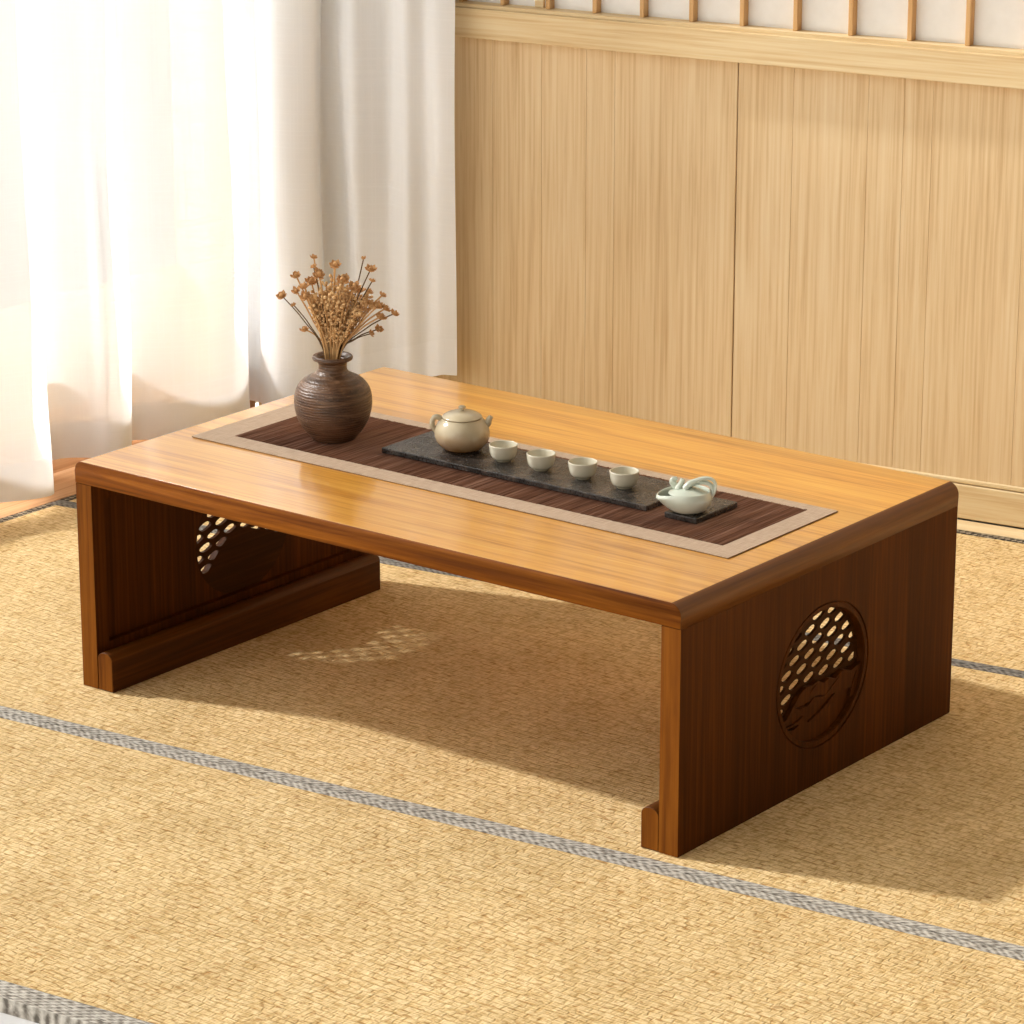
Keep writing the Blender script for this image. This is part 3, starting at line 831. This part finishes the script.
# ------------------------------------------------------------------ pouring jug
JG = Vector((0.9700, 0.3460, ZT))
jg = thing('pouring_jug', JG, 'pale celadon side-pouring jug with looped handle on the small slate board', 'jug')
def beak(p, a):
    # pull the wall facing -x (picture left) out to a broad drooping lip
    k = max(0.0, math.cos(a - PI)) ** 4.5
    h = max(0.0, min(1.0, (p.z - 0.004) / 0.024)) ** 1.3
    r = Vector((p.x, p.y, 0))
    if r.length < 0.012: return p
    q = p + r.normalized() * 0.0150 * k * h
    q.z -= 0.0060 * k * h
    return q
bm = bmesh.new()
lathe(bm, [(0, 0.0)] + smooth_prof([(0.020, 0.0), (0.0225, 0.0010), (0.0295, 0.0048), (0.0345, 0.0120), (0.0362, 0.0205), (0.0352, 0.0280), (0.0334, 0.0322), (0.0326, 0.0329), (0.0314, 0.0322)], 4)
      + [(0.0322, 0.0265), (0.0325, 0.0205), (0.0290, 0.0130), (0.0180, 0.0050), (0, 0.004)], 64, warp=beak)
for v in bm.verts: v.co = rz(v.co)
finish('jug_body', bm, M_JUG, jg, smooth=True)
# sunken cover with a bud knob
bm = bmesh.new()
lathe(bm, smooth_prof([(0.0318, 0.0290), (0.0250, 0.0315), (0.0160, 0.0350), (0.0080, 0.0365)], 4) + [(0, 0.0368)], 40)
for v in bm.verts: v.co = rz((v.co.x * 0.97, v.co.y * 0.97, v.co.z))
cv = finish('cover', bm, M_JUG, jg, smooth=True)
bm = bmesh.new()
pts = [rz((-0.016, 0.002, 0.0335)), rz((-0.0135, 0.002, 0.0400)), rz((-0.0105, 0.002, 0.0460)), rz((-0.0085, 0.002, 0.0500))]
tube(bm, crom(pts, 4), [0.0060, 0.0058, 0.0055, 0.0050, 0.0046, 0.0043, 0.0040, 0.0038, 0.0037, 0.0038, 0.0040, 0.0040, 0.0034], 12)
finish('knob', bm, M_JUG, cv, smooth=True)
bm = bmesh.new()   # leaf beside the knob
pts = crom([rz((-0.018, 0.012, 0.0330)), rz((-0.0225, 0.013, 0.0400)), rz((-0.0230, 0.013, 0.0460)), rz((-0.0170, 0.013, 0.0485))], 5)
tube(bm, pts, [0.003 + 0.0028 * math.sin(PI * min(1, i / (len(pts)-1) + 0.12)) for i in range(len(pts))], 12, flat=(rz((0, 1, 0)), 0.5))
finish('leaf', bm, M_JUG, cv, smooth=True)
bm = bmesh.new()
pts = crom([rz((-0.006, -0.004, 0.0365)), rz((0.000, -0.003, 0.0435)), rz((0.010, 0.0, 0.0475)), rz((0.023, 0.002, 0.0510)), rz((0.0345, 0.002, 0.0500)), rz((0.0405, 0.001, 0.0430)), rz((0.0400, 0.0, 0.0330)), rz((0.0365, -0.001, 0.0250)), rz((0.0315, -0.002, 0.0200))], 7)
m = len(pts)
tube(bm, pts, [0.0054 - 0.0026 * min(1, i / (m * 0.45)) for i in range(m)], 14, flat=(rz((0, 1, 0)), 1.35))
finish('handle', bm, M_JUG, jg, smooth=True)
bm = bmesh.new()   # curled strap inside the loop
pts = crom([rz((-0.002, 0.004, 0.0370)), rz((0.010, 0.006, 0.0420)), rz((0.024, 0.006, 0.0440)), rz((0.0340, 0.004, 0.0400)), rz((0.0370, 0.002, 0.0320)), rz((0.0350, 0.0, 0.0250))], 6)
tube(bm, pts, 0.0034, 12, flat=(rz((0, 1, 0)), 1.6))
finish('curled_strap', bm, M_JUG, jg, smooth=True)

# ------------------------------------------------------------------ curtain
ctl = []
y = -2.75
rg = random.Random(5)
while y < 0.25:
    ctl.append((-0.745 + rg.uniform(-.02, .02), y)); ctl.append((-0.725 + rg.uniform(-.02, .02), y + 0.06))
    ctl.append((-0.84, y + 0.10)); ctl.append((-0.885, y + 0.17)); y += 0.235
HEMS = [(-0.875, 0.40), (-0.80, 0.47), (-0.765, 0.55), (-0.730, 0.625), (-0.735, 0.665), (-0.80, 0.70), (-0.880, 0.765), (-0.893, 0.84), (-0.850, 0.880), (-0.805, 0.895), (-0.785, 0.925), (-0.800, 0.955),
        (-0.862, 0.985), (-0.868, 1.03), (-0.815, 1.075), (-0.782, 1.135), (-0.775, 1.22), (-0.795, 1.295), (-0.835, 1.34), (-0.890, 1.358), (-0.897, 1.395), (-0.860, 1.405),
        (-0.820, 1.378), (-0.770, 1.355), (-0.715, 1.365), (-0.682, 1.395), (-0.700, 1.430), (-0.715, 1.450), (-0.680, 1.462), (-0.645, 1.445), (-0.615, 1.435), (-0.590, 1.455), (-0.560, 1.478), (-0.525, 1.465), (-0.495, 1.455), (-0.465, 1.475), (-0.428, 1.468), (-0.391, 1.478)]
ctl = [c for c in ctl if c[1] < 0.37] + HEMS
path = crom([(x, y, 0) for x, y in ctl], 7)
cum = [0.0]
for a, b in zip(path, path[1:]): cum.append(cum[-1] + (b - a).length)
def hem_z(p):
    t = max(0.0, min(1.0, (p.x + 0.79) / 0.37)) if p.y > 1.3 else 0.0
    return 0.038 + 0.117 * t
cu = thing('curtain', (-0.8, -0.6, 0.0), 'sheer white linen curtain hanging in folds before the window at left', 'curtain')
def sheet(z_lo, z_hi, rows, push=0.0):
    bm = bmesh.new(); uvl = bm.loops.layers.uv.new('UVMap'); grid = []
    for i, p in enumerate(path):
        t = (path[min(i+1, len(path)-1)] - path[max(i-1, 0)]).normalized(); nn = Vector((t.y, -t.x, 0))
        col = []
        za, zb = z_lo(p), z_hi(p)
        for r in range(rows + 1):
            z = za + (zb - za) * r / rows
            wob = 0.006 * math.sin(cum[i] * 9 + z * 3.1) * min(1, max(0, z - 0.05)) + 0.004 * math.sin(z * 7 + cum[i] * 23)
            q = p + nn * (wob + push); q.z = z
            col.append((bm.verts.new(q), (cum[i], z)))
        grid.append(col)
    for A, B in zip(grid, grid[1:]):
        for r in range(rows):
            f = bm.faces.new((A[r][0], B[r][0], B[r+1][0], A[r+1][0]))
            for lp, uv in zip(f.loops, (A[r][1], B[r][1], B[r+1][1], A[r+1][1])): lp[uvl].uv = uv
    return bm
HB = 0.075
finish('drape', sheet(lambda p: hem_z(p) + HB, lambda p: 2.62, 26), M_SHEER, cu, smooth=True, offset=cu.location, recalc=False)
finish('hem_band', sheet(hem_z, lambda p: hem_z(p) + HB, 3), M_HEM, cu, smooth=True, offset=cu.location, recalc=False)

# ------------------------------------------------------------------ light
S = Vector((0.46, 0.145, -0.387)).normalized()
ld = bpy.data.lights.new('sun', 'SUN'); ld.energy = 25.0; ld.angle = math.radians(2.6); ld.color = (1.0, 0.975, 0.935)
lo_ = bpy.data.objects.new('sun', ld); COL.objects.link(lo_)
lo_.rotation_euler = (-S).to_track_quat('Z', 'Y').to_euler(); lo_.location = (-4, -1.5, 4)

w = bpy.data.worlds.new('sky_with_fill'); sc.world = w; w.use_nodes = True
t = w.node_tree; t.nodes.clear()
ow = t.nodes.new('ShaderNodeOutputWorld'); bg = t.nodes.new('ShaderNodeBackground'); tc = t.nodes.new('ShaderNodeTexCoord')
dp = t.nodes.new('ShaderNodeVectorMath'); dp.operation = 'DOT_PRODUCT'
dp.inputs[1].default_value = Vector((-0.55, -0.82, 0.12)).normalized()  # front-left lobe shaped as added fill for the wall and curtain
mr = t.nodes.new('ShaderNodeMapRange'); mr.interpolation_type = 'SMOOTHSTEP'
mr.inputs['From Min'].default_value = 0.10; mr.inputs['From Max'].default_value = 0.95
mr.inputs['To Min'].default_value = 0.06; mr.inputs['To Max'].default_value = 1.72
bg.inputs['Color'].default_value = (1.0, 0.93, 0.82, 1)
t.links.new(tc.outputs['Generated'], dp.inputs[0]); t.links.new(dp.outputs['Value'], mr.inputs['Value'])
t.links.new(mr.outputs[0], bg.inputs['Strength']); t.links.new(bg.outputs[0], ow.inputs['Surface'])

# ------------------------------------------------------------------ camera
cd = bpy.data.cameras.new('camera'); cam = bpy.data.objects.new('camera', cd); COL.objects.link(cam)
cd.sensor_fit = 'HORIZONTAL'; cd.sensor_width = 36.0; cd.lens = 3447.22 / 1024 * 36.0; cd.clip_end = 100
cam.location = (3.8451, -3.8037, 1.9456); cam.rotation_euler = (PI/2 - 0.29803, 0, 0.6593517)
sc.camera = cam
vs = sc.view_settings
vs.view_transform = 'Standard'; vs.look = 'None'; vs.gamma = 1.0; vs.exposure = 0.0; vs.use_curve_mapping = False
